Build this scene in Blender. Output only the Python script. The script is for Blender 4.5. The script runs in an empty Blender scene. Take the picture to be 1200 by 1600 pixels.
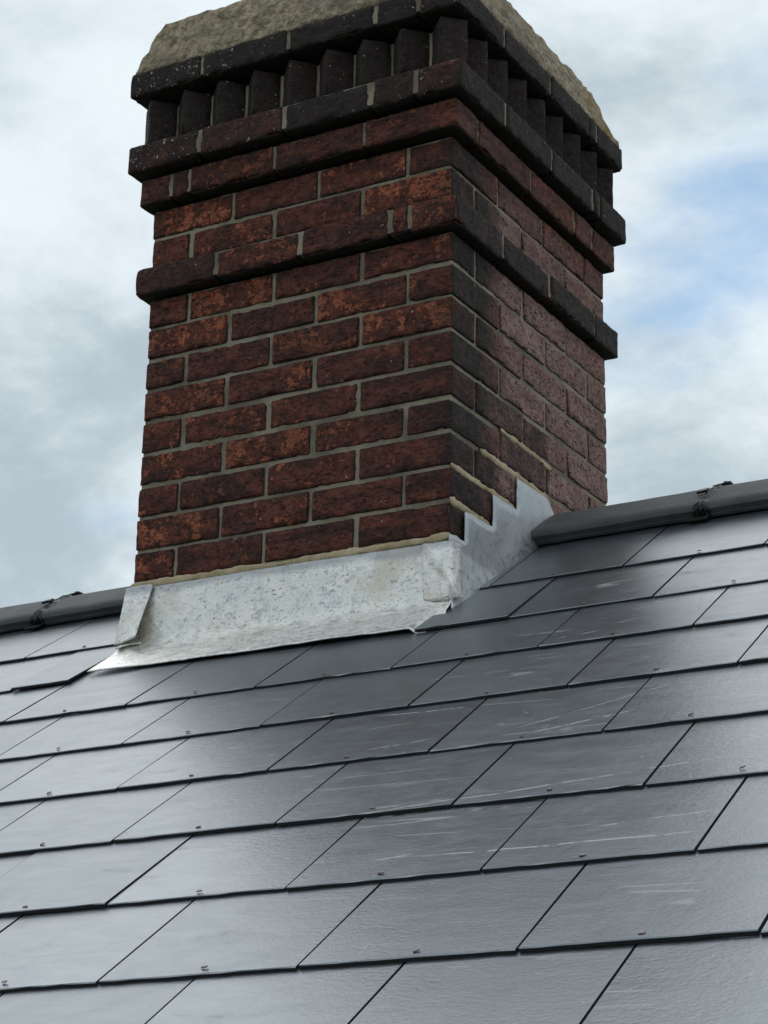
import bpy, bmesh, math, random
from mathutils import Vector, Matrix, noise

# ------------------------------------------------------------------ camera, sky, sun, exposure
scene = bpy.context.scene
col = scene.collection
AZ, EL, ROLL = -0.5270968, 0.3267780, 0.0204505
CAM = Vector((1.917644, -3.556696, -1.922448))
fw = Vector((math.sin(AZ)*math.cos(EL), math.cos(AZ)*math.cos(EL), math.sin(EL)))
rt0 = Vector((math.cos(AZ), -math.sin(AZ), 0)); up0 = rt0.cross(fw)
rt = rt0*math.cos(ROLL) + up0*math.sin(ROLL); up = -rt0*math.sin(ROLL) + up0*math.cos(ROLL)
cd = bpy.data.cameras.new('camera'); cam = bpy.data.objects.new('camera', cd); col.objects.link(cam)
cd.sensor_fit = 'VERTICAL'; cd.sensor_height = 36.0; cd.lens = 36.0*3328.667/1600
cd.clip_start = 0.05; cd.clip_end = 5000
cam.matrix_world = Matrix(((rt.x, up.x, -fw.x, CAM.x), (rt.y, up.y, -fw.y, CAM.y), (rt.z, up.z, -fw.z, CAM.z), (0, 0, 0, 1)))
scene.camera = cam

SUN_EL, SUN_AZ = math.radians(56), math.radians(-48)      # azimuth clockwise from +Y
world = bpy.data.worlds.new('World'); scene.world = world; world.use_nodes = True
wt = world.node_tree; wt.nodes.clear()
def wn(t, **k):
    n = wt.nodes.new(t)
    for a, b in k.items(): setattr(n, a, b)
    return n
def wl(a, b): wt.links.new(a, b)
def wmath(op, a, b=None, c=None):
    n = wn('ShaderNodeMath', operation=op)
    for i, v in enumerate((a, b, c)):
        if v is None: continue
        if hasattr(v, 'links'): wl(v, n.inputs[i])
        else: n.inputs[i].default_value = v
    return n.outputs[0]
sky = wn('ShaderNodeTexSky', sky_type='NISHITA', sun_disc=False, sun_elevation=SUN_EL, sun_rotation=SUN_AZ)
tc = wn('ShaderNodeTexCoord'); sx = wn('ShaderNodeSeparateXYZ'); wl(tc.outputs['Generated'], sx.inputs[0])
den = wmath('ADD', wmath('MAXIMUM', sx.outputs[2], 0.0), 0.35)
inv = wmath('DIVIDE', 0.8, den)
vm = wn('ShaderNodeVectorMath', operation='SCALE'); wl(tc.outputs['Generated'], vm.inputs[0]); wl(inv, vm.inputs['Scale'])
mp = wn('ShaderNodeMapping'); wl(vm.outputs[0], mp.inputs[0]); mp.inputs['Location'].default_value = (6.6, 13.1, 2.2)
def wnoise(scale, detail, rough, dist=0.0):
    n = wn('ShaderNodeTexNoise'); wl(mp.outputs[0], n.inputs['Vector'])
    n.inputs['Scale'].default_value = scale; n.inputs['Detail'].default_value = detail
    n.inputs['Roughness'].default_value = rough; n.inputs['Distortion'].default_value = dist
    return n.outputs[0]
def wramp(src, a, b, v0=0.0, v1=1.0):
    n = wn('ShaderNodeMapRange'); n.interpolation_type = 'SMOOTHSTEP'; wl(src, n.inputs[0])
    for i, v in enumerate((a, b, v0, v1)): n.inputs[i+1].default_value = v
    return n.outputs[0]
def wmix(f, a, b):
    n = wn('ShaderNodeMix', data_type='RGBA'); wl(f, n.inputs[0])
    for i, v in ((6, a), (7, b)):
        if hasattr(v, 'links'): wl(v, n.inputs[i])
        else: n.inputs[i].default_value = (*v, 1)
    return n.outputs[2]
cover = wramp(wnoise(3.4, 7, 0.54, 0.2), 0.26, 0.42, 0.15, 1.0)
shade = wramp(wnoise(4.2, 9, 0.60, 0.2), 0.36, 0.62)
cloudc = wmix(shade, (3.75, 4.5, 5.0), (6.8, 7.5, 7.9))
tn = wn('ShaderNodeMix', data_type='RGBA', blend_type='MULTIPLY'); tn.inputs[0].default_value = 1.0; wl(sky.outputs[0], tn.inputs[6]); tn.inputs[7].default_value = (.80, 1.0, 1.02, 1)
skyc = wmix(cover, tn.outputs[2], cloudc)
bg = wn('ShaderNodeBackground'); wl(skyc, bg.inputs[0]); bg.inputs[1].default_value = 0.09
wo = wn('ShaderNodeOutputWorld'); wl(bg.outputs[0], wo.inputs[0])

sd = bpy.data.lights.new('sun', 'SUN'); sun = bpy.data.objects.new('sun', sd); col.objects.link(sun)
sd.energy = 0.5; sd.angle = math.radians(50); sd.color = (1.0, 0.985, 0.96)
sdir = Vector((math.sin(SUN_AZ)*math.cos(SUN_EL), math.cos(SUN_AZ)*math.cos(SUN_EL), math.sin(SUN_EL)))
sun.rotation_euler = sdir.to_track_quat('Z', 'Y').to_euler(); sun.location = (0, -4, 8)

vs = scene.view_settings
vs.view_transform = 'Standard'; vs.look = 'None'; vs.exposure = 0.46; vs.gamma = 1.0; vs.use_curve_mapping = False

# ------------------------------------------------------------------ roof frame (measured from the slate grid)
TH, ZR = 0.566734, -0.748496
YAW, TILT = 0.0477625, 0.0282726
GA, GX, GW, S0 = 0.253333, 0.184907, 0.286037, -1.650995
CT, ST = math.cos(TH), math.sin(TH)
cyw, syw = math.cos(YAW), math.sin(YAW)
def loc2w(x, y, z): return Vector((cyw*x - syw*y, syw*x + cyw*y, z + TILT*x))
def roof(x, s, h=0.0): return loc2w(x, s*CT - h*ST, ZR + s*ST + h*CT)
YR = 0.495                                    # ridge line, local y

# ------------------------------------------------------------------ object helpers
ORG = {}
def reg(o, origin): ORG[o.name] = Vector(origin)
def empty(name, origin):
    o = bpy.data.objects.new(name, None); o.empty_display_size = 0.1; o.location = origin
    col.objects.link(o); reg(o, origin); return o
def tag(o, label=None, cat=None, group=None, kind=None):
    if label: o['label'] = label
    if cat: o['category'] = cat
    if group: o['group'] = group
    if kind: o['kind'] = kind
    return o
def mk(name, verts, faces, mat, parent=None, origin=None, smooth=False, attr=None):
    """one mesh object from world-space vertices"""
    verts = [Vector(v) for v in verts]
    if origin is None:
        origin = sum(verts, Vector())/len(verts)
    origin = Vector(origin)
    me = bpy.data.meshes.new(name); me.from_pydata([v-origin for v in verts], [], faces); me.validate()
    bm = bmesh.new(); bm.from_mesh(me); bmesh.ops.recalc_face_normals(bm, faces=bm.faces); bm.to_mesh(me); bm.free()
    if smooth: me.polygons.foreach_set('use_smooth', [True]*len(me.polygons))
    if attr is not None:
        ca = me.color_attributes.new('wear_shade', 'FLOAT_COLOR', 'CORNER')
        for p in me.polygons:
            for li in p.loop_indices: ca.data[li].color = (*attr(p.normal, me.vertices[me.loops[li].vertex_index].co+origin), 1)
    me.materials.append(mat)
    o = bpy.data.objects.new(name, me); col.objects.link(o)
    if parent: o.parent = parent; o.location = origin - ORG[parent.name]
    else: o.location = origin
    reg(o, origin); return o
def grid_faces(nu, nv, off=0):
    return [(off+i*nv+j, off+(i+1)*nv+j, off+(i+1)*nv+j+1, off+i*nv+j+1) for i in range(nu-1) for j in range(nv-1)]
def nz(p, f, seed=0.0): return noise.noise(Vector((p[0]*f+seed*3.17, p[1]*f+seed*1.31, p[2]*f-seed*2.3)))

# ------------------------------------------------------------------ materials
class NT:
    def __init__(s, name):
        s.m = bpy.data.materials.new(name); s.m.use_nodes = True; s.t = s.m.node_tree
        s.b = s.t.nodes['Principled BSDF']
    def n(s, t, **k):
        x = s.t.nodes.new(t)
        for a, b in k.items(): setattr(x, a, b)
        return x
    def l(s, a, b): s.t.links.new(a, b)
    def put(s, sock, v):
        if hasattr(v, 'links'): s.l(v, sock)
        elif isinstance(v, (tuple, list)): sock.default_value = (*v, 1) if len(v) == 3 and len(sock.default_value) == 4 else v
        else: sock.default_value = v
    def math(s, op, a, b=0.0, clamp=False):
        x = s.n('ShaderNodeMath', operation=op, use_clamp=clamp); s.put(x.inputs[0], a); s.put(x.inputs[1], b); return x.outputs[0]
    def ramp(s, v, a, b, o0=0.0, o1=1.0):
        x = s.n('ShaderNodeMapRange', interpolation_type='SMOOTHSTEP'); s.put(x.inputs[0], v)
        for i, q in enumerate((a, b, o0, o1)): s.put(x.inputs[i+1], q)
        return x.outputs[0]
    def mix(s, f, a, b):
        x = s.n('ShaderNodeMix', data_type='RGBA'); s.put(x.inputs[0], f); s.put(x.inputs[6], a); s.put(x.inputs[7], b); return x.outputs[2]
    def coord(s, per_object=True, scale=(1, 1, 1), rot=(0, 0, 0)):
        c = s.n('ShaderNodeTexCoord').outputs['Object']
        if per_object:
            oi = s.n('ShaderNodeObjectInfo'); r = s.math('MULTIPLY', oi.outputs['Random'], 37.0)
            a = s.n('ShaderNodeVectorMath', operation='ADD'); s.l(c, a.inputs[0]); s.l(r, a.inputs[1]); c = a.outputs[0]
            s.rnd = oi.outputs['Random']
        m = s.n('ShaderNodeMapping'); s.l(c, m.inputs[0]); m.inputs['Scale'].default_value = scale; m.inputs['Rotation'].default_value = rot
        return m.outputs[0]
    def noise(s, v, scale, detail=4, rough=0.55, dist=0.0):
        x = s.n('ShaderNodeTexNoise'); s.l(v, x.inputs['Vector'])
        for k, q in (('Scale', scale), ('Detail', detail), ('Roughness', rough), ('Distortion', dist)): x.inputs[k].default_value = q
        return x.outputs[0]
    def vor(s, v, scale, feature='F1', rand=1.0):
        x = s.n('ShaderNodeTexVoronoi', feature=feature); s.l(v, x.inputs['Vector']); x.inputs['Scale'].default_value = scale
        x.inputs['Randomness'].default_value = rand; return x.outputs['Distance']
    def bump(s, h, strength=0.4, dist=0.003, prev=None):
        x = s.n('ShaderNodeBump'); s.l(h, x.inputs['Height']); x.inputs['Strength'].default_value = strength; x.inputs['Distance'].default_value = dist
        if prev: s.l(prev, x.inputs['Normal'])
        return x.outputs[0]
    def done(s, color=None, rough=None, normal=None, **k):
        if color is not None: s.put(s.b.inputs['Base Color'], color)
        if rough is not None: s.put(s.b.inputs['Roughness'], rough)
        if normal is not None: s.l(normal, s.b.inputs['Normal'])
        for a, v in k.items(): s.put(s.b.inputs[a.replace('_', ' ')], v)
        return s.m

def mat_brick():
    t = NT('weathered_red_brick'); v = t.coord(); vs_ = t.coord(scale=(.55, .55, 1.6))
    at = t.n('ShaderNodeAttribute', attribute_name='wear_shade'); sp = t.n('ShaderNodeSeparateColor'); t.l(at.outputs['Color'], sp.inputs[0])
    soot_shade, bloom, speck = sp.outputs
    n1 = t.noise(vs_, 22, 6, .6, .4); n2 = t.noise(v, 60, 5, .65); n3 = t.noise(v, 14, 5, .6, .6); n4 = t.noise(v, 150, 3, .6)
    base = t.mix(t.ramp(n1, .36, .64), (.058, .019, .013), (.180, .048, .028))
    base = t.mix(t.ramp(n2, .42, .70, 0, .75), base, (.026, .013, .012)); base = t.mix(t.ramp(n4, .5, .75, 0, .4), base, (.16, .06, .042))
    # orange spalled flakes, more on some bricks
    amt = t.math('MULTIPLY', t.rnd, .09)
    n5 = t.noise(v, 62, 9, .75, .5); fl = t.math('ADD', t.math('ADD', t.math('MULTIPLY', n3, .45), t.math('MULTIPLY', n5, .55)), amt)
    flm = t.math('MULTIPLY', t.ramp(fl, .565, .61), t.math('SUBTRACT', 1.0, t.math('MULTIPLY', soot_shade, .75)))
    base = t.mix(flm, base, t.mix(t.ramp(n4, .35, .65), (.26, .060, .028), (.44, .14, .07)))
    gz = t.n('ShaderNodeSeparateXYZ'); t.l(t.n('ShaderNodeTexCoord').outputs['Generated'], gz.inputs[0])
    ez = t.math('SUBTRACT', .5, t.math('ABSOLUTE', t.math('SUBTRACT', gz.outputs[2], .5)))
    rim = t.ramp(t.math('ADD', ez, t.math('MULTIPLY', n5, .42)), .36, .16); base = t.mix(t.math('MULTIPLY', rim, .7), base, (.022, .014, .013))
    # pale bloom on the sheltered side
    bl = t.math('MULTIPLY', bloom, t.ramp(t.math('ADD', t.math('MULTIPLY', n2, .6), t.math('MULTIPLY', n3, .4)), .33, .56, .25, 1.0))
    base = t.mix(bl, base, t.mix(t.ramp(n1, .3, .7), (.30, .165, .14), (.40, .26, .232)))
    pit = t.ramp(t.noise(v, 95, 3, .55), .60, .66)
    base = t.mix(t.math('MULTIPLY', pit, t.math('MULTIPLY', bloom, .8)), base, (.05, .028, .026))
    pit2 = t.ramp(t.noise(vs_, 120, 4, .6, .4), .585, .64); base = t.mix(t.math('MULTIPLY', pit2, .85), base, (.014, .009, .008))
    # soot: broad and along the arrises, plus painted shade on undersides
    sm = t.math('MULTIPLY', t.ramp(t.math('ADD', t.math('MULTIPLY', n3, .55), t.math('MULTIPLY', soot_shade, .62)), .36, .66), .93)
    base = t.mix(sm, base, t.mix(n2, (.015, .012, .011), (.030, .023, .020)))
    # lichen / mortar specks
    spn = t.noise(v, 130, 2, .5, .6); spm = t.ramp(t.math('ADD', t.math('ADD', spn, t.math('MULTIPLY', t.noise(v, 20, 3), .25)), t.math('MULTIPLY', speck, .10)), .885, .915)
    base = t.mix(spm, base, (.50, .48, .43))
    h = t.math('ADD', t.math('ADD', t.math('SUBTRACT', t.math('MULTIPLY', n2, .8), t.math('MULTIPLY', pit2, .55)), t.math('MULTIPLY', n1, .7)), t.math('SUBTRACT', t.math('MULTIPLY', n4, .35), t.math('MULTIPLY', flm, .25)))
    return t.done(base, t.ramp(n2, .3, .7, .72, .95), t.bump(h, 1.0, .0085), Specular_IOR_Level=.35)
def mat_mortar(name, c1, c2, rough=.95):
    t = NT(name); v = t.coord(False); n = t.noise(v, 90, 5, .65); n2 = t.noise(v, 9, 4, .55); n3 = t.noise(v, 420, 2, .6)
    c = t.mix(t.ramp(n2, .35, .65), c1, c2); c = t.mix(t.ramp(n, .52, .78, 0, .6), c, tuple(x*.45 for x in c1)); c = t.mix(t.ramp(n3, .5, .8, 0, .5), c, tuple(min(1, x*1.5) for x in c2))
    return t.done(c, rough, t.bump(t.math('ADD', n, t.math('MULTIPLY', n3, .5)), .7, .004), Specular_IOR_Level=.25)
def mat_cap():
    t = NT('lime_flaunching'); v = t.coord(False); n = t.noise(v, 55, 7, .7, .3); n2 = t.noise(v, 10, 4, .6); n3 = t.noise(v, 200, 3, .6); vo = t.vor(v, 75)
    c = t.mix(t.ramp(n, .35, .65), (.16, .122, .080), (.52, .42, .29)); c = t.mix(t.ramp(n2, .45, .68, 0, .6), c, (.20, .17, .13))
    c = t.mix(t.ramp(n3, .56, .75, 0, .6), c, (.62, .56, .46))
    so_ = t.n('ShaderNodeSeparateXYZ'); t.l(t.n('ShaderNodeTexCoord').outputs['Object'], so_.inputs[0])
    c = t.mix(t.math('MULTIPLY', t.ramp(so_.outputs[1], .22, .36), t.math('MULTIPLY', t.ramp(so_.outputs[0], .2, .3), t.ramp(t.noise(v, 16, 4), .48, .60, 0, .85))), c, (.36, .21, .04))
    h = t.math('ADD', t.math('ADD', n, t.math('MULTIPLY', n3, .5)), t.math('MULTIPLY', vo, .5))
    return t.done(c, .95, t.bump(h, .9, .010), Specular_IOR_Level=.2)
SCRATCHES = [(0.362, -1.142, 0.878, -1.063), (0.445, -0.829, 0.67, -0.686), (0.421, -1.328, 0.486, -1.313), (0.522, -1.331, 0.89, -1.338), (0.194, -0.852, 0.322, -0.824), (0.429, -0.309, 0.499, -0.274), (0.345, -0.353, 0.432, -0.335), (0.242, -0.284, 0.375, -0.304), (0.125, -0.661, 0.315, -0.673), (0.546, -1.64, 0.545, -1.575), (0.477, -0.859, 0.646, -0.803), (0.731, -1.282, 0.89, -1.262)]      # long fitter's scratches, roof coordinates (x, s) to (x, s)
def mat_slate():
    t = NT('grey_slate'); v = t.coord(); vst = t.coord(scale=(1.0, 2.6, 1), rot=(0, 0, .5))
    n1 = t.noise(vst, 13, 6, .62, .5); n2 = t.noise(v, 160, 4, .6); n3 = t.noise(v, 5, 3, .5); n4 = t.noise(v, 45, 4, .6)
    c = t.mix(t.ramp(n3, .3, .7), (.030, .034, .041), (.046, .050, .058)); c = t.mix(t.ramp(n2, .45, .8, 0, .4), c, (.10, .10, .105))
    c = t.mix(t.math('MULTIPLY', t.rnd, .25), c, (.085, .083, .082))
    # dust smears, drips and scuffs
    dust = t.math('MULTIPLY', t.ramp(n1, .60, .78), t.ramp(n4, .42, .62)); c = t.mix(t.math('MULTIPLY', dust, .14), c, (.30, .295, .28))
    vo = t.noise(v, 95, 3, .6, .5); sm = t.math('MULTIPLY', t.ramp(vo, .66, .72), t.ramp(t.noise(v, 9, 3), .46, .58)); c = t.mix(t.math('MULTIPLY', sm, .75), c, (.36, .355, .335))
    def scratch(rot, sc, lo, seed):
        w = t.coord(scale=(.30, sc, sc), rot=(0, rot*.5, rot)); a = t.n('ShaderNodeVectorMath', operation='ADD'); t.l(w, a.inputs[0]); a.inputs[1].default_value = (seed, seed*.7, 0)
        x = t.n('ShaderNodeTexNoise'); t.l(a.outputs[0], x.inputs['Vector']); x.inputs['Scale'].default_value = 1.6; x.inputs['Detail'].default_value = 0.4
        d = t.math('ABSOLUTE', t.math('SUBTRACT', x.outputs[0], .5)); g = t.noise(v, 7+seed, 3)
        return t.math('MULTIPLY', t.ramp(d, .0065, .002), t.ramp(g, lo, lo+.09))
    s1 = scratch(.10, 7, .50, 1.0); s2 = scratch(-.12, 5, .55, 4.0)
    sc = t.math('MULTIPLY', t.math('MAXIMUM', s1, s2), .5)
    pos = t.n('ShaderNodeNewGeometry').outputs['Position']; e1 = (roof(1, 0)-roof(0, 0)).normalized(); e2 = roof(0, 1)-roof(0, 0); e2 = (e2-e1*e2.dot(e1)).normalized(); o0 = roof(0, 0)
    wv = t.noise(pos, 9, 2, .5); gp_ = t.ramp(t.noise(pos, 38, 3, .6), .40, .52)
    for k, (xa, sa, xb, sb) in enumerate(SCRATCHES):
        A, B = roof(xa, sa), roof(xb, sb); d_ = (B-A).normalized(); nn = (e1.cross(e2)).cross(d_).normalized()
        def dot(vec):
            q = t.n('ShaderNodeVectorMath', operation='DOT_PRODUCT'); t.l(pos, q.inputs[0]); q.inputs[1].default_value = vec
            return t.math('SUBTRACT', q.outputs['Value'], vec.dot(A))
        off = t.math('ABSOLUTE', t.math('ADD', dot(nn), t.math('MULTIPLY', t.math('SUBTRACT', wv, .5), .022)))
        al = dot(d_); Ls = (B-A).length; wd = (.0020, .0016, .0032, .0024)[k % 4]
        m_ = t.math('MULTIPLY', t.ramp(off, wd*1.3, wd*.4), t.math('MULTIPLY', t.ramp(al, 0, .03), t.ramp(al, Ls, Ls-.03)))
        sc = t.math('MAXIMUM', sc, t.math('MULTIPLY', m_, t.math('MULTIPLY', gp_, (1.0, .7, .9)[k % 3])))
    c = t.mix(t.math('MULTIPLY', sc, .85), c, (.48, .47, .44))
    r = t.math('ADD', t.math('ADD', t.ramp(n1, .3, .7, .29, .35), t.math('MULTIPLY', t.rnd, .06)), t.math('ADD', t.math('MULTIPLY', dust, .2), t.math('MULTIPLY', sc, .25)))
    bm = t.bump(t.math('ADD', t.math('MULTIPLY', n1, 1.0), t.math('MULTIPLY', n4, .25)), .07, .004); bm = t.bump(t.math('ADD', n2, t.math('MULTIPLY', t.noise(vst, 70, 5, .65), 1.2)), .20, .0016, bm)
    return t.done(c, r, bm, IOR=2.75, Specular_Tint=(.86, .94, 1.0), Specular_IOR_Level=t.math('SUBTRACT', .5, t.math('MULTIPLY', t.math('MAXIMUM', sc, sm), .38)))
def mat_ridge():
    t = NT('grey_concrete_ridge'); v = t.coord(); n = t.noise(v, 190, 4, .65); n2 = t.noise(v, 11, 5, .6); vo = t.vor(v, 60)
    c = t.mix(t.ramp(n2, .3, .7), (.058, .060, .063), (.092, .093, .096)); c = t.mix(t.ramp(n, .5, .8, 0, .5), c, (.17, .17, .165))
    c = t.mix(t.math('MULTIPLY', t.ramp(vo, .12, .07), t.ramp(n2, .5, .6)), c, (.40, .39, .36))
    return t.done(c, t.ramp(n, .3, .7, .68, .85), t.bump(n, .6, .003), IOR=1.6)
def mat_lead(name, patina=1.0, metal=.62, tint=(.93, .90, .84)):
    t = NT(name); v = t.coord(False); vd = t.coord(False, scale=(.6, 1, .9)); n1 = t.noise(vd, 62, 8, .72, .7); n2 = t.noise(v, 190, 4, .65, .5); n3 = t.noise(v, 7, 4, .55)
    m = t.math('ADD', t.math('MULTIPLY', n1, .6), t.math('MULTIPLY', n2, .4))
    pat = t.ramp(m, .43, .54); pat = t.math('MULTIPLY', pat, t.ramp(n3, .28, .50, .45*patina, patina))
    c = t.mix(pat, (.66, .66, .65), tint); fleck = t.math('MAXIMUM', t.ramp(m, .42, .37), t.ramp(t.noise(t.coord(False, scale=(.5, 1, 1)), 150, 5, .7, .6), .575, .64))
    c = t.mix(t.math('MULTIPLY', fleck, .8), c, (.20, .195, .185)); c = t.mix(t.ramp(n3, .52, .72, 0, .6), c, (.58, .51, .40)); c = t.mix(t.ramp(t.noise(t.coord(False, scale=(1, 1, .12)), 30, 4, .6), .56, .72, 0, .4), c, (.33, .34, .36))
    gp = t.n('ShaderNodeSeparateXYZ'); t.l(t.n('ShaderNodeNewGeometry').outputs['Position'], gp.inputs[0])
    c = t.mix(t.math('MULTIPLY', t.ramp(t.math('ADD', gp.outputs[2], t.math('MULTIPLY', n3, .04)), -.618, -.600), .6), c, (.30, .315, .34))
    return t.done(c, t.ramp(n1, .3, .7, .38, .56), t.bump(t.math('ADD', t.noise(v, 16, 4, .6), t.math('MULTIPLY', n1, .3)), .22, .005), Metallic=t.ramp(pat, 0, 1, .80, metal))
def mat_plain(name, c, rough=.6, metal=0.0):
    t = NT(name); v = t.coord(); n = t.noise(v, 80, 4, .6)
    return t.done(t.mix(n, tuple(x*.7 for x in c), tuple(min(1, x*1.3) for x in c)), t.ramp(n, .3, .7, rough-.1, rough+.1), t.bump(n, .2, .002), Metallic=metal)
def mat_ground():
    t = NT('garden_grass'); v = t.coord(False); n = t.noise(v, .35, 5, .6); n2 = t.noise(v, 9, 4, .6)
    return t.done(t.mix(t.ramp(n, .35, .65), (.045, .065, .025), (.075, .085, .035)), .95, t.bump(n2, .6, .05))
def mat_wall():
    t = NT('house_brickwork'); v = t.coord(False); br = t.n('ShaderNodeTexBrick'); t.l(v, br.inputs[0]); br.inputs['Scale'].default_value = 4.4
    br.inputs['Color1'].default_value = (.16, .055, .035, 1); br.inputs['Color2'].default_value = (.11, .04, .03, 1); br.inputs['Mortar'].default_value = (.25, .23, .2, 1); br.inputs['Mortar Size'].default_value = .012
    return t.done(br.outputs[0], .9)
M_BRICK = mat_brick(); M_MORTAR = mat_mortar('old_grey_mortar', (.165, .138, .10), (.33, .28, .205)); M_POINT = mat_mortar('fresh_tan_pointing', (.40, .31, .19), (.56, .455, .30))
M_CAP = mat_cap(); M_SLATE = mat_slate(); M_RIDGE = mat_ridge(); M_LEAD = mat_lead('bright_lead'); M_LEAD2 = mat_lead('grey_lead', .8, .45, (.66, .68, .70))
M_PLASTIC = mat_plain('black_plastic', (.014, .014, .015), .5); M_STEEL = mat_plain('dull_steel', (.16, .16, .165), .45, .8)
M_COPPER = mat_plain('weathered_copper', (.30, .235, .21), .5, .5); M_EDGE_SHADE = mat_plain('slate_cut_edge_shade', (.016, .0165, .018), .85); M_DECK = mat_plain('dark_underlay', (.012, .012, .013), .9); M_GROUND = mat_ground(); M_WALL = mat_wall()

# ------------------------------------------------------------------ setting
R = 2500
g = mk('ground', [(-R, -R, -8.2), (R, -R, -8.2), (R, R, -8.2), (-R, R, -8.2)], [(0, 1, 2, 3)], M_GROUND); tag(g, kind='structure')

# ------------------------------------------------------------------ slate roof
XL, XR_ = -2.35, 2.30
roof_t = empty('house', loc2w(0, YR, -8.2))
tag(roof_t, 'house with a dark grey riveted slate roof and ridge tiles beneath the brick chimney', 'house')
SE = S0 - 7*GA - .05                           # eaves
# structural deck (closed prism) and wall
def prism(name, prof, x0, x1, mat, parent):    # prof: list of local (y,z)
    n = len(prof); vsx = [loc2w(x0, y, z) for y, z in prof] + [loc2w(x1, y, z) for y, z in prof]
    fs = [(i, (i+1) % n, n+(i+1) % n, n+i) for i in range(n)] + [tuple(range(n)), tuple(range(2*n-1, n-1, -1))]
    return mk(name, vsx, fs, mat, parent)
def ly(s, h=0): return (s*CT - h*ST, ZR + s*ST + h*CT)
ye, ze = ly(SE, -.05); ya, za = YR, ZR + YR*math.tan(TH) - .036
yb = 2*YR - ye
deck = prism('roof', [(ye, ze), (ya, za), (yb, ze), (yb, ze-.12), (ya, za-.14), (ye, ze-.12)], XL, XR_, M_DECK, roof_t)
prism('back_slope', [(yb+.02, ze+.01), (ya+.03, za+.006), (ya+.03, za+.018), (yb+.02, ze+.024)], XL, XR_, M_SLATE, roof_t)
prism('wall', [(ye+.25, ze-.02), (ye+.25, -8.2), (yb-.25, -8.2), (yb-.25, ze-.02)], XL+.05, XR_-.05, M_WALL, roof_t)

rng = random.Random(11)
T = .0052; SLOPE = T/GA*1.04
def slate(x0, x1, s0, s1, lift=0.0, rot=0.0, seed=0, name='slate'):
    """a thin riven slab; tail (s0) carries a slightly ragged lower arris"""
    nx = max(3, int((x1-x0)/.024)+1); vv = [0, .0035, .25, .5, .75, 1]; ns = len(vv)
    top, bot = [], []
    cx = (x0+x1)/2
    for i in range(nx):
        for j in range(ns):
            u, v_ = i/(nx-1), vv[j]
            x = x0+(x1-x0)*u; s = s0+(s1-s0)*v_
            if j == 0: s += .0022*noise.noise(Vector((x*38, seed*1.7, 0))) +   .0012*noise.noise(Vector((x*140, seed*2.7, 3)))
            if i in (0, nx-1): x += .0007*noise.noise(Vector((s*50, seed*2.1, i)))
            s += (x-cx)*rot
            h = -SLOPE*(s-s0) + lift*(1-v_) + .0007*noise.noise(Vector((x*9, s*9, seed*4.0)))
            if j == 0: h -= .0011
            top.append(roof(x, s, h)); bot.append(roof(x, s, h-T))
    n = nx*ns; vs_ = top+bot
    fs = grid_faces(nx, ns) + [tuple(reversed(f)) for f in grid_faces(nx, ns, n)]
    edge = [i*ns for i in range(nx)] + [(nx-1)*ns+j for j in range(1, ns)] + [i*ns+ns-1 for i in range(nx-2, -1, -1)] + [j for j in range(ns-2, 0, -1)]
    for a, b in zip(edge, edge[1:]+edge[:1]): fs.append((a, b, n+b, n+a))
    o = mk(name, vs_, fs, M_SLATE, deck, origin=roof(cx, (s0+s1)/2)); me = o.data; me.materials.append(M_EDGE_SHADE)
    for p in me.polygons[-len(edge):]: p.material_index = 1  # near-black edges: dark cut faces plus tail and joint shade put into the colour
    return o
def rivet(x, s, ang, lng, lean):
    """bent copper tail rivet"""
    c = roof(x, s, .0008); ex = (roof(x+.01, s)-roof(x, s)).normalized(); es = (roof(x, s+.01)-roof(x, s)).normalized(); en = ex.cross(es)
    d = ex*math.cos(ang)+es*math.sin(ang); p = en.cross(d); vs_ = []
    for k, (a, h, w) in enumerate(((-.45, 0, .0018), (-.1, .0012, .0019), (.3, .0020*lean, .0017), (.58, .0030*lean, .0010))):
        for q in (-1, 1):
            for z in (0, .0018): vs_.append(c + d*(a*lng) + p*(q*w) + en*(h+z))
    fs = [(0, 1, 3, 2), (12, 14, 15, 13)]
    for k in range(3):
        a = k*4; fs += [(a, a+4, a+5, a+1), (a+2, a+3, a+7, a+6), (a, a+2, a+6, a+4), (a+1, a+5, a+7, a+3)]
    return mk('rivet', vs_, fs, M_COPPER, deck, origin=c)
CHX0, CHX1 = -.812, .004                      # slates are cut to this opening beside the chimney
for n in range(-7, 8):
    st = S0 + n*GA
    if n == 6: st = -.150
    if n == 7: st = .120
    ph = GX + (0 if n % 2 == 0 else GW/2)
    k = math.floor((XL-ph)/GW)
    top_len = .475
    while True:
        xa, xb = ph + k*GW + .0021, ph + (k+1)*GW - .0021; k += 1
        if xb < XL+.03: continue
        if xa > XR_-.03: break
        xa, xb = max(xa, XL), min(xb, XR_)
        segs = [(xa, xb)]
        if n >= 6: segs = [(a, b) for a, b in ((xa, min(xb, CHX0)), (max(xa, CHX1 if n == 7 else -.012), xb)) if b-a > .02]
        for a, b in segs:
            s1 = min(st+top_len, .545)
            if n in (4, 5) and b > CHX0 and a < CHX1: s1 = min(s1, -.02)
            lift = rng.uniform(0, .0022)
            if n == 6 and abs(b-CHX0) < .01: lift = .006
            if n == 6 and abs(a+.012) < .003: lift = .004
            slate(a, b, st + rng.uniform(-.0022, .0022), s1, lift, rng.uniform(-.0045, .0045), rng.random()*50)
            if b-a > .2 and st > -2.3: rivet((a+b)/2 + rng.uniform(-.012, .012), st+.014+rng.uniform(-.003, .004), rng.uniform(-.35, .35), rng.uniform(.006, .009), rng.uniform(.1, .7))

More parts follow.
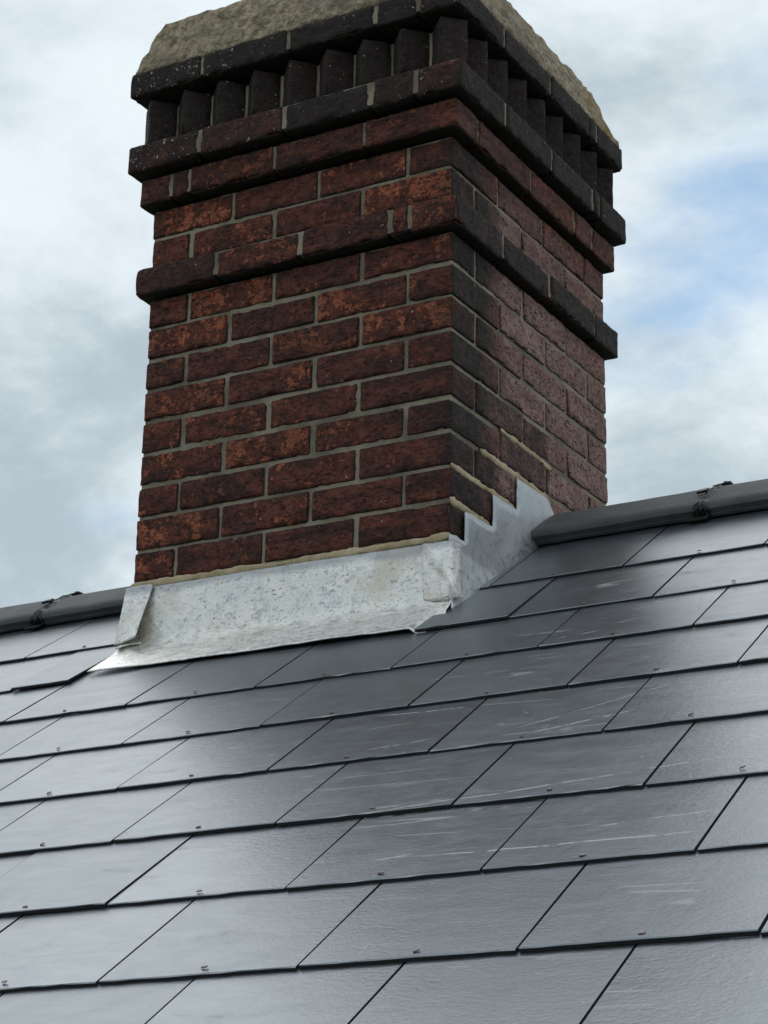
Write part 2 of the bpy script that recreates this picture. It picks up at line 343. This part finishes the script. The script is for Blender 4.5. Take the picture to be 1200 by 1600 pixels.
# ------------------------------------------------------------------ ridge tiles (local x along the ridge)
def ridge_profile(off=0.0, sb=.425, h0=.012):
    """outer polyline (y, z) of an angle ridge with a soft crest; off moves it outward"""
    yc, zc = YR, ZR+YR*math.tan(TH)+.019; s_c = YR/CT - .026
    pts = [ly(sb, h0), ly(sb-.004, h0+.007), ly(sb-.001, h0+.014)]
    for i in range(8):
        u = i/7; pts.append(ly(sb+.008+(s_c-sb-.008)*u, h0+.019+(.0125-h0)*u*.3+.0015*math.sin(u*math.pi*.9)))
    y8, z8 = pts[-1]
    for i in range(1, 6): u = i/5; pts.append((y8+(yc-y8)*u, z8+(zc-z8)*(1-(1-u)**2)))
    pts += [(2*YR-y, z) for y, z in reversed(pts[:-1])]
    if off:
        c = Vector((YR, zc-.2)); out = []
        for y, z in pts:
            d = Vector((y, z))-c; d.normalize(); out.append((y+d.x*off, z+d.y*off))
        pts = out
    return pts
def ridge_tile(x0, x1, skew=0.0, name='ridge_tile'):
    outer = ridge_profile(); inner = ridge_profile(-.015); nx = 16; m = len(outer); seed = x0*10; verts = []
    for prof in (outer, inner):
        for i in range(nx):
            x = x0+(x1-x0)*i/(nx-1)
            for j, (y, z) in enumerate(prof):
                e = .0012*noise.noise(Vector((x*14, y*14, seed)))
                xs = x + (skew*abs(y-YR)/.13 if i == 0 else 0) + (.002*noise.noise(Vector((y*40, z*40, seed+i))) if i in (0, nx-1) else 0)
                verts.append(loc2w(xs, y, z+e+(.0015*noise.noise(Vector((x*50, seed, j))) if j in (0, m-1) else 0)))
    n = nx*m; fs = grid_faces(nx, m) + grid_faces(nx, m, n)
    edge = [i*m for i in range(nx)] + [(nx-1)*m+j for j in range(1, m)] + [i*m+m-1 for i in range(nx-2, -1, -1)] + [j for j in range(m-2, 0, -1)]
    for a, b in zip(edge, edge[1:]+edge[:1]): fs.append((a, b, n+b, n+a))
    o = mk(name, verts, fs, M_RIDGE, roof_t, smooth=True)
    md = o.modifiers.new('edges', 'EDGE_SPLIT'); md.split_angle = math.radians(40); return o
def boxw(c, ax, ay, az, hx, hy, hz):
    vs_ = [c+ax*(hx*a)+ay*(hy*b)+az*(hz*d) for d in (-1, 1) for b in (-1, 1) for a in (-1, 1)]
    return vs_, [(0, 2, 3, 1), (4, 5, 7, 6), (0, 1, 5, 4), (2, 6, 7, 3), (0, 4, 6, 2), (1, 3, 7, 5)]
def ridge_clip(x):
    """black union between two ridge tiles with its clamp plate and screw"""
    prof = ridge_profile(.002); inn = ridge_profile(-.02); m = len(prof); hw = .017; verts = []; fs = []
    xs = [x-hw, x-.006, x, x+.006, x+hw]
    rr = random.Random(int(x*1000))
    for i, xx in enumerate(xs):
        for j, (y, z) in enumerate(prof):
            w = .0045*noise.noise(Vector((y*60, z*60, x*7+i))); h = (-.006, .0025, -.004, .0025, -.006)[i]
            verts.append(loc2w(xx+w, y, z+h+.003*noise.noise(Vector((y*70, i*3.3, x)))))
    n1 = len(verts)
    for i, xx in enumerate(xs):
        for (y, z) in inn: verts.append(loc2w(xx, y, z))
    fs = grid_faces(5, m) + grid_faces(5, m, n1)
    edge = [i*m for i in range(5)] + [4*m+j for j in range(1, m)] + [i*m+m-1 for i in range(3, -1, -1)] + [j for j in range(m-2, 0, -1)]
    for a, b in zip(edge, edge[1:]+edge[:1]): fs.append((a, b, n1+b, n1+a))
    c = mk('ridge_clip', verts, fs, M_PLASTIC, roof_t)
    zc = max(q[1] for q in ridge_profile()); ex = (loc2w(1, 0, 0)-loc2w(0, 0, 0)).normalized(); ey = (loc2w(0, 1, 0)-loc2w(0, 0, 0)).normalized(); ez = ex.cross(ey)
    d = (ex*.96+ez*.10).normalized(); e2 = ez.cross(d).normalized(); e3 = d.cross(e2)
    vs_, f = boxw(loc2w(x+.004, YR-.006, zc+.0075), d, e2, e3, .020, .011, .0015); mk('clamp_plate', vs_, f, M_PLASTIC, c)
    # screw: shank and hexagonal head
    vs_, f = [], []
    for k, (z, r) in enumerate(((-.02, .003), (.0095, .003), (.0095, .006), (.011, .0065), (.0145, .0055), (.0145, .0))):
        for q in range(8): a = q*math.pi/4; vs_.append(loc2w(x+.010+r*math.cos(a), YR-.006+r*math.sin(a), zc+z))
    for k in range(5):
        for q in range(8): f.append((k*8+q, k*8+(q+1) % 8, k*8+8+(q+1) % 8, k*8+8+q))
    mk('screw', vs_, f, M_STEEL, c)
    # lug on the front wing and foot on the slates
    y, z = prof[7]; es = (roof(0, .1)-roof(0, 0)).normalized(); en = ex.cross(es)
    vs_, f = boxw(loc2w(x-.014, y-.004, z+.004), (ex*.9+es*.3).normalized(), es, en, .011, .008, .003); mk('lug', vs_, f, M_PLASTIC, c)
    vs_, f = boxw(roof(x-.006, .412, .004), ex, es, en, .022, .012, .0015); mk('foot_plate', vs_, f, M_PLASTIC, c)
    return c
JR, JL = .408, -1.262
ridge_tile(.008, JR-.008, .016); ridge_tile(JR+.008, JR+.458); ridge_clip(JR)
ridge_tile(JL+.008, -.815); ridge_tile(JL-.458, JL-.008); ridge_clip(JL)
ridge_tile(JR+.474, JR+.924); ridge_tile(JR+.94, XR_); ridge_tile(JL-.924, JL-.474)
# dark foam roll that fills the gap under the ridge wings
for xa, xb in ((.03, XR_-.02), (JL-.9, -.83)):
    prism('ridge_roll', [ly(.448, .003), ly(.448, .022), ly(.56, .022), ly(.56, .003)], xa, xb, M_DECK, roof_t)

# ------------------------------------------------------------------ chimney
W = .777
chim = empty('chimney', (-W/2, W/2, -.8))
tag(chim, 'square red brick chimney with projecting bands and a sawtooth brick course', 'chimney')
def lean(z): return -.02*max(z, 0)
BR = random.Random(5)
def rough_box(c, ax, ay, half, rad, seed, amp=.0016, chip=.003, step=.0125):
    """rounded, slightly worn brick: c centre, ax/ay horizontal unit axes"""
    az = Vector((0, 0, 1)); axes = (ax, ay, az); P = []
    for h in half:
        k = max(1, round((2*h-2*rad)/step)); P.append([-h, -h+rad*.45] + [-h+rad+(2*h-2*rad)*i/k for i in range(k+1)] + [h-rad*.45, h])
    idx = {}; verts = []; fs = []
    def vid(i, j, k):
        if (i, j, k) in idx: return idx[i, j, k]
        p = Vector((P[0][i], P[1][j], P[2][k])); inn = Vector([max(-h+rad, min(h-rad, q)) for q, h in zip(p, half)]); d = p-inn
        if d.length > 1e-7: p = inn + d.normalized()*rad
        ext = sum(1 for q, h in zip((P[0][i], P[1][j], P[2][k]), half) if abs(q) > h-rad*.6)
        nv = noise.noise_vector(p*55+Vector((seed, seed*.7, 0)))*amp*.8 + noise.noise_vector(p*14+Vector((0, seed, seed*1.3)))*amp*.45
        if ext >= 2:
            e = noise.noise(p*48+Vector((seed*2, 0, seed))); p = p - d.normalized()*max(0, e-.08)*chip*3.6
        p = p+nv; idx[i, j, k] = len(verts); verts.append(c+ax*p.x+ay*p.y+az*p.z); return idx[i, j, k]
    L = [len(q)-1 for q in P]
    for a, b, e in ((0, 1, 2), (1, 2, 0), (2, 0, 1)):
        for side in (0, L[e]):
            for i in range(L[a]):
                for j in range(L[b]):
                    q = []
                    for di, dj in ((0, 0), (1, 0), (1, 1), (0, 1)):
                        t_ = [0, 0, 0]; t_[a] = i+di; t_[b] = j+dj; t_[e] = side; q.append(vid(*t_))
                    fs.append(tuple(q))
    return verts, fs
EX, EY = Vector((1, 0, 0)), Vector((0, 1, 0))
def put_brick(x0, x1, y0, y1, z0, z1, wear_shade, rad=.0038, chip=.003):
    j = lambda a: BR.uniform(-a, a)
    c = Vector(((x0+x1)/2+lean(z0), (y0+y1)/2, (z0+z1)/2+j(.0008))); half = ((x1-x0)/2+.0006+j(.0017), (y1-y0)/2+.0006+j(.0017), (z1-z0)/2+.0006+j(.0014))
    vs_, fs = rough_box(c, EX, EY, half, rad, BR.random()*90, chip=chip)
    return mk('brick', vs_, fs, M_BRICK, chim, origin=c, smooth=True, attr=wear_shade)
BD = .1025
def wear_shade_shaft(corner_side, z, rs):
    """soot / bloom / specks for one brick of the plain shaft, painted shade on its underside"""
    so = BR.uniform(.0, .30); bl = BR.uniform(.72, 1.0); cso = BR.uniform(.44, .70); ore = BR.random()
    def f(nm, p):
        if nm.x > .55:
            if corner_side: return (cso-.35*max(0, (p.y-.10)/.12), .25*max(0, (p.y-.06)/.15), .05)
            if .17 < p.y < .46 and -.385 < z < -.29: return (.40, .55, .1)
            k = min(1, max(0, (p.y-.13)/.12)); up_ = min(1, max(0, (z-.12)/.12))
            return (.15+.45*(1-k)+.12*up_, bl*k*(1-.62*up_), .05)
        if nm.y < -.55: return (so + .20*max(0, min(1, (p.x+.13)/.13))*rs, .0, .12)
        return (1.0 if nm.z < -.5 else .5, 0, .1)  # underside blackened: soot together with overhang shadow put into the colour
    return f
def course(z0, odd, depth_front=True):
    z1 = z0+.065; S, H, J = .215, .102, .010
    fr = [H, S, S, S] if odd else [S, S, S, H]
    def runs(ls):
        out, p = [], 0
        for l in ls: out.append((p, p+l)); p += l+J
        return out
    r = runs(fr); zz = z0
    last = len(r)-1
    # front: the header end of an even course belongs to the right-hand stretcher, and so on round
    for i, (a, b) in enumerate(r):
        own = not ((odd and i == 0) or (not odd and i == last))
        if not own: continue
        cs = odd and i == last
        put_brick(-W+a, -W+b, 0, BD, zz, z1, wear_shade_shaft(cs, zz, 1 if i == last else .3))
        put_brick(-b, -a, W-BD, W, zz, z1, wear_shade_shaft(cs, zz, 0))          # back, mirrored by half a turn
    for i, (a, b) in enumerate(r):
        own = not ((odd and i == 0) or (not odd and i == last))
        if not own: continue
        # right side runs from the front corner back: odd -> starts after the header end
        ya_, yb_ = (a, b)
        cs = (not odd) and i == 0
        put_brick(-BD, 0, ya_, yb_, zz, z1, wear_shade_shaft(cs, zz, 1 if cs else 0))
        put_brick(-W, -W+BD, W-yb_, W-ya_, zz, z1, wear_shade_shaft(False, zz, 0))
for i in range(0, 12):                          # from just under the lowest band downward
    course(.005-.075*i, i % 2 == 0)
course(.155, True); course(.230, False)

def band(z0, h, d, fj, sj, wf):
    """projecting course: fj = X of front joints, sj = Y of side joints; back and left mirror them"""
    J = .0046; x0, x1 = -W-d, d; y0, y1 = -d, W+d; dp = BD+d
    xs = [x0]+fj+[x1]; last = len(xs)-2
    for i in range(last+1):
        a = xs[i]+(J if i else 0); b = xs[i+1]-(J if i < last else 0); ye_ = sj[0]-J if i == last else y0+dp
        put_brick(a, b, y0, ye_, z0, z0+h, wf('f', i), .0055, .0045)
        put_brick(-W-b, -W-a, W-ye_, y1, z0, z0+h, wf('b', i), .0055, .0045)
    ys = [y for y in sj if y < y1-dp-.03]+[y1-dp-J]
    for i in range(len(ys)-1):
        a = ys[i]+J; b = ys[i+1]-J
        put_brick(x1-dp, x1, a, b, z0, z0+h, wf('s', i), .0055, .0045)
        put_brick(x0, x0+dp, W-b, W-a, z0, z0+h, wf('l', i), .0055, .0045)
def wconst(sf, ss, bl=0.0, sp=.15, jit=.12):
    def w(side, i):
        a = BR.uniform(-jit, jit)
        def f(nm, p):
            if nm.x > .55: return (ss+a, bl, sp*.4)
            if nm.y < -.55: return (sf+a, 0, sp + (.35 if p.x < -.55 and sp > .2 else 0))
            return (1.1 if nm.z < -.5 else max(sf, .5), 0, sp*.5)  # band undersides black: soot plus the shadow under the band, painted in
        return f
    return w
band(.080, .065, .024, [-.584, -.363, -.137, -.089], [.193, .428, .657], wconst(.30, .62, .28))
band(.306, .066, .024, [-.713, -.663, -.433, -.203], [.079, .34, .573], wconst(.22, .30, .12, .15, .15))
band(.386, .066, .047, [-.622, -.398, -.173, -.062], [.173, .405, .633], wconst(.56, .78, 0, .5))
band(.586, .060, .047, [-.623, -.390, -.163, -.055], [.173, .412, .626], wconst(.92, .97, 0, .6, .05))

# sawtooth course: bricks on edge set at 45 degrees
TE, TW = .040, .064; half_d = TW/math.sqrt(2)
D1, D2 = Vector((1, -1, 0)).normalized(), Vector((1, 1, 0)).normalized()
def tooth(x, y, soot_shade):
    z0, z1 = .456, .571; c = Vector((x+lean(z0), y, (z0+z1)/2))
    vs_, fs = rough_box(c, D2, -D1, (TW/2+BR.uniform(-.001, .001), TW/2, (z1-z0)/2+BR.uniform(-.002, .002)), .004, BR.random()*90, chip=.004)
    def f(nm, p): return (soot_shade, 0, .6 if p.x < -.5 else .2)
    mk('sawtooth_brick', vs_, fs, M_BRICK, chim, origin=c, smooth=True, attr=f)
lo, hi = -W-TE+half_d, TE-half_d; NP = 9
for i in range(NP):
    p = lo+(hi-lo)*i/(NP-1)
    tooth(p, -hi, BR.uniform(.60, .82))                    # front, both corners included
    tooth(p, W+hi, .8)                                     # back
    if 0 < i < NP-1:
        tooth(hi, p+W, BR.uniform(.7, .92)); tooth(lo, p+W, .8)   # right, left

# mortar core: one stacked body a few millimetres behind the brick faces
def core():
    lv = [(-1.15, .645, -.05), (-1.14, .071, -.0035), (.089, .143, .024-.0025), (.143, .296, -.0035), (.315, .370, .024-.0025), (.370, .380, .0), (.395, .450, .047-.0025), (.450, .567, -.008), (.5955, .644, .047-.003)]
    vs_, fs = [], []
    for z0, z1, d in lv:
        n = len(vs_); l0 = lean((z0+z1)/2)
        for z in (z0, z1): vs_ += [Vector((-W-d+l0, -d, z)), Vector((d+l0, -d, z)), Vector((d+l0, W+d, z)), Vector((-W-d+l0, W+d, z))]
        fs += [(n, n+1, n+5, n+4), (n+1, n+2, n+6, n+5), (n+2, n+3, n+7, n+6), (n+3, n, n+4, n+7), (n, n+3, n+2, n+1), (n+4, n+5, n+6, n+7)]
    o = mk('mortar', vs_, fs, M_MORTAR, chim, origin=(-W/2, W/2, 0)); return o
core()
def cap():
    rings = [(.046, .640), (.047, .650), (.044, .666), (.037, .688), (.029, .712), (.021, .738), (.013, .763), (.005, .786), (-.004, .797), (-.03, .800), (-.08, .803), (-.13, .806), (-.21, .810), (-.30, .814)]
    per = 56; vs_, fs = [], []
    for ri, (d, z) in enumerate(rings):
        hw = W/2+d; rc = .022
        pts = []
        for q in range(per*4):
            side, u = divmod(q, per); u = u/per*2-1
            p = Vector((hw*u, -hw)); ang = side*math.pi/2
            # rounded corner
            ax = max(-(hw-rc), min(hw-rc, p.x)); dv = Vector((p.x-ax, -rc)); 
            if abs(p.x) > hw-rc: dv = Vector((math.copysign(rc*math.sin(math.pi/4*(abs(p.x)-(hw-rc))/rc), p.x), -rc*math.cos(math.pi/4*(abs(p.x)-(hw-rc))/rc))); p = Vector((ax+dv.x, -(hw-rc)+dv.y))
            x = p.x*math.cos(ang)-p.y*math.sin(ang); y = p.x*math.sin(ang)+p.y*math.cos(ang); pts.append((x, y))
        for x, y in pts:
            P = Vector((x-W/2+lean(z), y+W/2, z)); a = 1 if ri > 0 else .4
            P += noise.noise_vector(P*28)*.0055*a + noise.noise_vector(P*80+Vector((3, 1, 2)))*.0055*a + noise.noise_vector(P*7)*.004*min(1, ri/4)
            P.z += -.018*max(0, (P.y-.35)/.4)*min(1, ri/4)
            vs_.append(P)
    n = per*4
    for r in range(len(rings)-1):
        for q in range(n): fs.append((r*n+q, r*n+(q+1) % n, (r+1)*n+(q+1) % n, (r+1)*n+q))
    vs_.append(Vector((-W/2, W/2, .816))); c = len(vs_)-1; r = len(rings)-1
    for q in range(n): fs.append((r*n+q, r*n+(q+1) % n, c))
    fs.append(tuple(range(n-1, -1, -1)))
    mk('mortar_cap', vs_, fs, M_CAP, chim, smooth=True)
cap()

# ------------------------------------------------------------------ lead flashing
lead = empty('lead_flashing', roof(-.39, -.05, 0))
tag(lead, 'silvery lead flashing dressed around the foot of the brick chimney', 'flashing')
def sheet(name, fn, nu, nv, mat, th=.0022, off=1):
    vs_ = [fn(i/(nu-1), j/(nv-1)) for i in range(nu) for j in range(nv)]
    o = mk(name, vs_, grid_faces(nu, nv), mat, lead, smooth=True)
    m = o.modifiers.new('thickness', 'SOLIDIFY'); m.thickness = th; m.offset = 0; return o
def roof_at(x, y):                               # roof surface height over world (x, y)
    lx, ly_ = cyw*x+syw*y, -syw*x+cyw*y
    return ZR + ly_*math.tan(TH) + TILT*lx
def wob(p, a=.0014, f=18, s=0.0): return noise.noise_vector(Vector(p)*f+Vector((s, 2*s, 0)))*a + noise.noise_vector(Vector(p)*f*2.7+Vector((s, 0, 1)))*a*.45
def apron(u, v):
    x = -.790 + (.790+.016)*u; low = max(0, min(1, (x+.02)/.012))
    ztop = -.613 - .004*math.sin(u*9)*.3; y = -.008
    zb = roof_at(x, -.012)+.010
    if v < .52:
        t = v/.52; p = Vector((x, y-.002*t, ztop+(zb+.022-ztop)*t))
    elif v < .72:                                # rounded fold
        t = (v-.52)/.20; a = t*(math.pi/2-.02); q0 = Vector((x, -.010, zb+.022)); q2 = Vector((x, -.046, roof_at(x, -.046)+.008)); q1 = Vector((x, -.012, roof_at(x, -.012)+.010))
        p = q0*(1-t)**2 + q1*2*t*(1-t) + q2*t**2
    else:
        t = (v-.72)/.28; yy = -.046 - t*(.118-.046+.004); lx = cyw*x+syw*yy
        p = Vector((x, yy, roof_at(x, yy)+.008-.004*t-.011*low))
        p.y += .003*noise.noise(Vector((x*13, 0, 0)))*t
    return p + (wob(p, .0012) + noise.noise_vector(p*7+Vector((1, 5, 2)))*.0028)*(1 if v > .03 else .3)
sheet('apron', apron, 110, 44, M_LEAD)
def flap(u, v):                                  # left corner flap, standing off at its free edge
    # u: around from the left side (0) over the corner to the free front edge (1)
    top_z, bot_z = -.610, -.738
    z = top_z+(bot_z-top_z)*v
    if u < .4:
        t = u/.4; p = Vector((-W-.010-.018*v, .10*(1-t)-.012-.006*v, z-.004*v*t+ (roof_at(-W, .10*(1-t))-roof_at(-W, 0))*v*.9))
    else:
        t = (u-.4)/.6; curl = v*(t**2)*.030
        p = Vector((-W-.010-.018*v + (.072+.004*v)*t, -.012-.006*v-curl-.004*math.sin(t*math.pi), z+.004*v*t))
    return p + wob(p, .0012, 16, 3)
sheet('corner_flap', flap, 30, 26, M_LEAD, .0028)
def tongue(u, v):                                # little turned lead lug below the flap
    p = roof(-.800+.055*u+.012*v, .050-.038*v+.012*u, .015+.004*math.sin(u*3)); return p + wob(p, .001, 30, 7)
sheet('lead_lug', tongue, 8, 6, M_LEAD, .002)
# stepped side flashing on the right-hand face
def step_z(y):
    if y < .050: return -.606
    if y < .174: return -.5335
    if y < .287: return -.4600
    return -.3885 - max(0, (y-.434))*1.1
ycol = [-.014, -.004, .012, .03, .050, .07, .09, .11, .13, .152, .174, .195, .22, .243, .266, .287, .31, .335, .36, .385, .41, .434, .445, .457, .470]
zrow = [-.80+.0133*i for i in range(14)] + [-.612, -.600, -.585, -.565, -.548, -.5335, -.515, -.495, -.477, -.460, -.442, -.424, -.406, -.3885]
vs_, fs_ = [], []
for y in ycol:
    for z in zrow:
        zz = min(z, -.3885-max(0, (y-.434))*1.1); x = .0065 + .007*max(0, min(1, (roof_at(0, y)+.09-zz)/.09))**2 + .0030*noise.noise(Vector((y*11, zz*11, 4))) + .0014*noise.noise(Vector((y*38, zz*38, 9)))
        vs_.append(Vector((x, y+.0035*noise.noise(Vector((zz*45, y*20, 2))), zz+.0035*noise.noise(Vector((y*50, zz*20, 6))))))
nzr = len(zrow)
for i in range(len(ycol)-1):
    ym = (ycol[i]+ycol[i+1])/2
    for j in range(nzr-1):
        if (zrow[j]+zrow[j+1])/2 > (step_z(ym) if ym < .287 else -.38) or zrow[j+1] < roof_at(0, ym)-.05: continue
        fs_.append((i*nzr+j, (i+1)*nzr+j, (i+1)*nzr+j+1, i*nzr+j+1))
used = sorted({q for f in fs_ for q in f}); remap = {q: k for k, q in enumerate(used)}
vs_ = [vs_[q] for q in used]; fs_ = [tuple(remap[q] for q in f) for f in fs_]
o = mk('step_flashing', vs_, fs_, M_LEAD2, lead, smooth=True); m = o.modifiers.new('thickness', 'SOLIDIFY'); m.thickness = .0022; m.offset = 0
def corner_patch(u, v):                          # folded corner piece wrapping front to side
    z = -.617 - .118*v
    if u < .62:
        t = u/.62; p = Vector((-.056+.064*t+.006*v*(1-t), -.0135-.003*math.sin(t*3)-.006*v*t, z-.008*v*t))
    else:
        t = (u-.62)/.38; a = t*math.pi/2; p = Vector((.008+.012*math.sin(a)*(.6+.4*v), -.0155-.006*v+.034*(1-math.cos(a))+.006*t, z-.008*v+.012*v*t))
    cr = abs((u*.9+.05)-v*.8-.12); p.y -= .0055*max(0, 1-cr*6); p.x += .003*max(0, 1-cr*6)
    return p + wob(p, .0022, 30, 11)
sheet('corner_patch', corner_patch, 26, 24, M_LEAD, .0022)
def tip(u, v):
    p = roof(-.040+.052*u, .012-.040*v*(1-abs(u-.55)*1.2), .014-.006*v+.003*math.sin(u*5)); return p + wob(p, .001, 30, 15)
sheet('folded_tip', tip, 10, 8, M_LEAD, .002)

# fresh tan pointing above the lead
def bead(path, w, nrm, seed, name='pointing'):
    """ragged mortar bead along path (list of Vectors); nrm = outward normal, w = height"""
    pts = []
    for a, b in zip(path, path[1:]):
        k = max(2, int((b-a).length/.008))
        pts += [a+(b-a)*(i/k) for i in range(k)]
    pts.append(path[-1]); prof = [(-.60, -.004), (-.5, .0004), (-.15, .0014), (.2, .0018), (.5, .0006), (.58, -.004)]; vs_ = []
    upv = Vector((0, 0, 1))
    for i, p in enumerate(pts):
        e = min(1, min(i, len(pts)-1-i)/2+.35); ww = w*(1+.55*noise.noise(p*34+Vector((seed, 0, 0))))*e
        for a, h in prof:
            q = p + upv*(a*ww) + nrm*(h*e)
            vs_.append(q + noise.noise_vector(q*70+Vector((0, seed, 0)))*.0026 + noise.noise_vector(q*160)*.0012)
    return mk(name, vs_, grid_faces(len(pts), len(prof)), M_POINT, lead, smooth=True)
bead([Vector((-W-.004, -.001, -.604)), Vector((-.4, -.001, -.605)), Vector((-.03, -.001, -.603)), Vector((.003, -.004, -.599))], .0145, Vector((0, -1, 0)), 1)
NX = Vector((1, 0, 0))
bead([Vector((.0005, 0, -.599)), Vector((.0005, .050, -.604))], .012, NX, 2)
bead([Vector((.0005, -.002, -.523)), Vector((.0005, .09, -.526)), Vector((.0005, .178, -.529))], .014, NX, 3)
bead([Vector((.0005, 0, -.449)), Vector((.0005, .15, -.452)), Vector((.0005, .290, -.455))], .013, NX, 4)
bead([Vector((.0005, .125, -.375)), Vector((.0005, .29, -.378)), Vector((.0005, .44, -.384)), Vector((.0005, .47, -.392))], .014, NX, 5)
bead([Vector((.0005, .22, -.299)), Vector((.0005, .34, -.301)), Vector((.0005, .47, -.308))], .010, NX, 6)
bead([Vector((.012, .352, -.528)), Vector((.014, .41, -.475)), Vector((.012, .465, -.428))], .020, NX, 7)
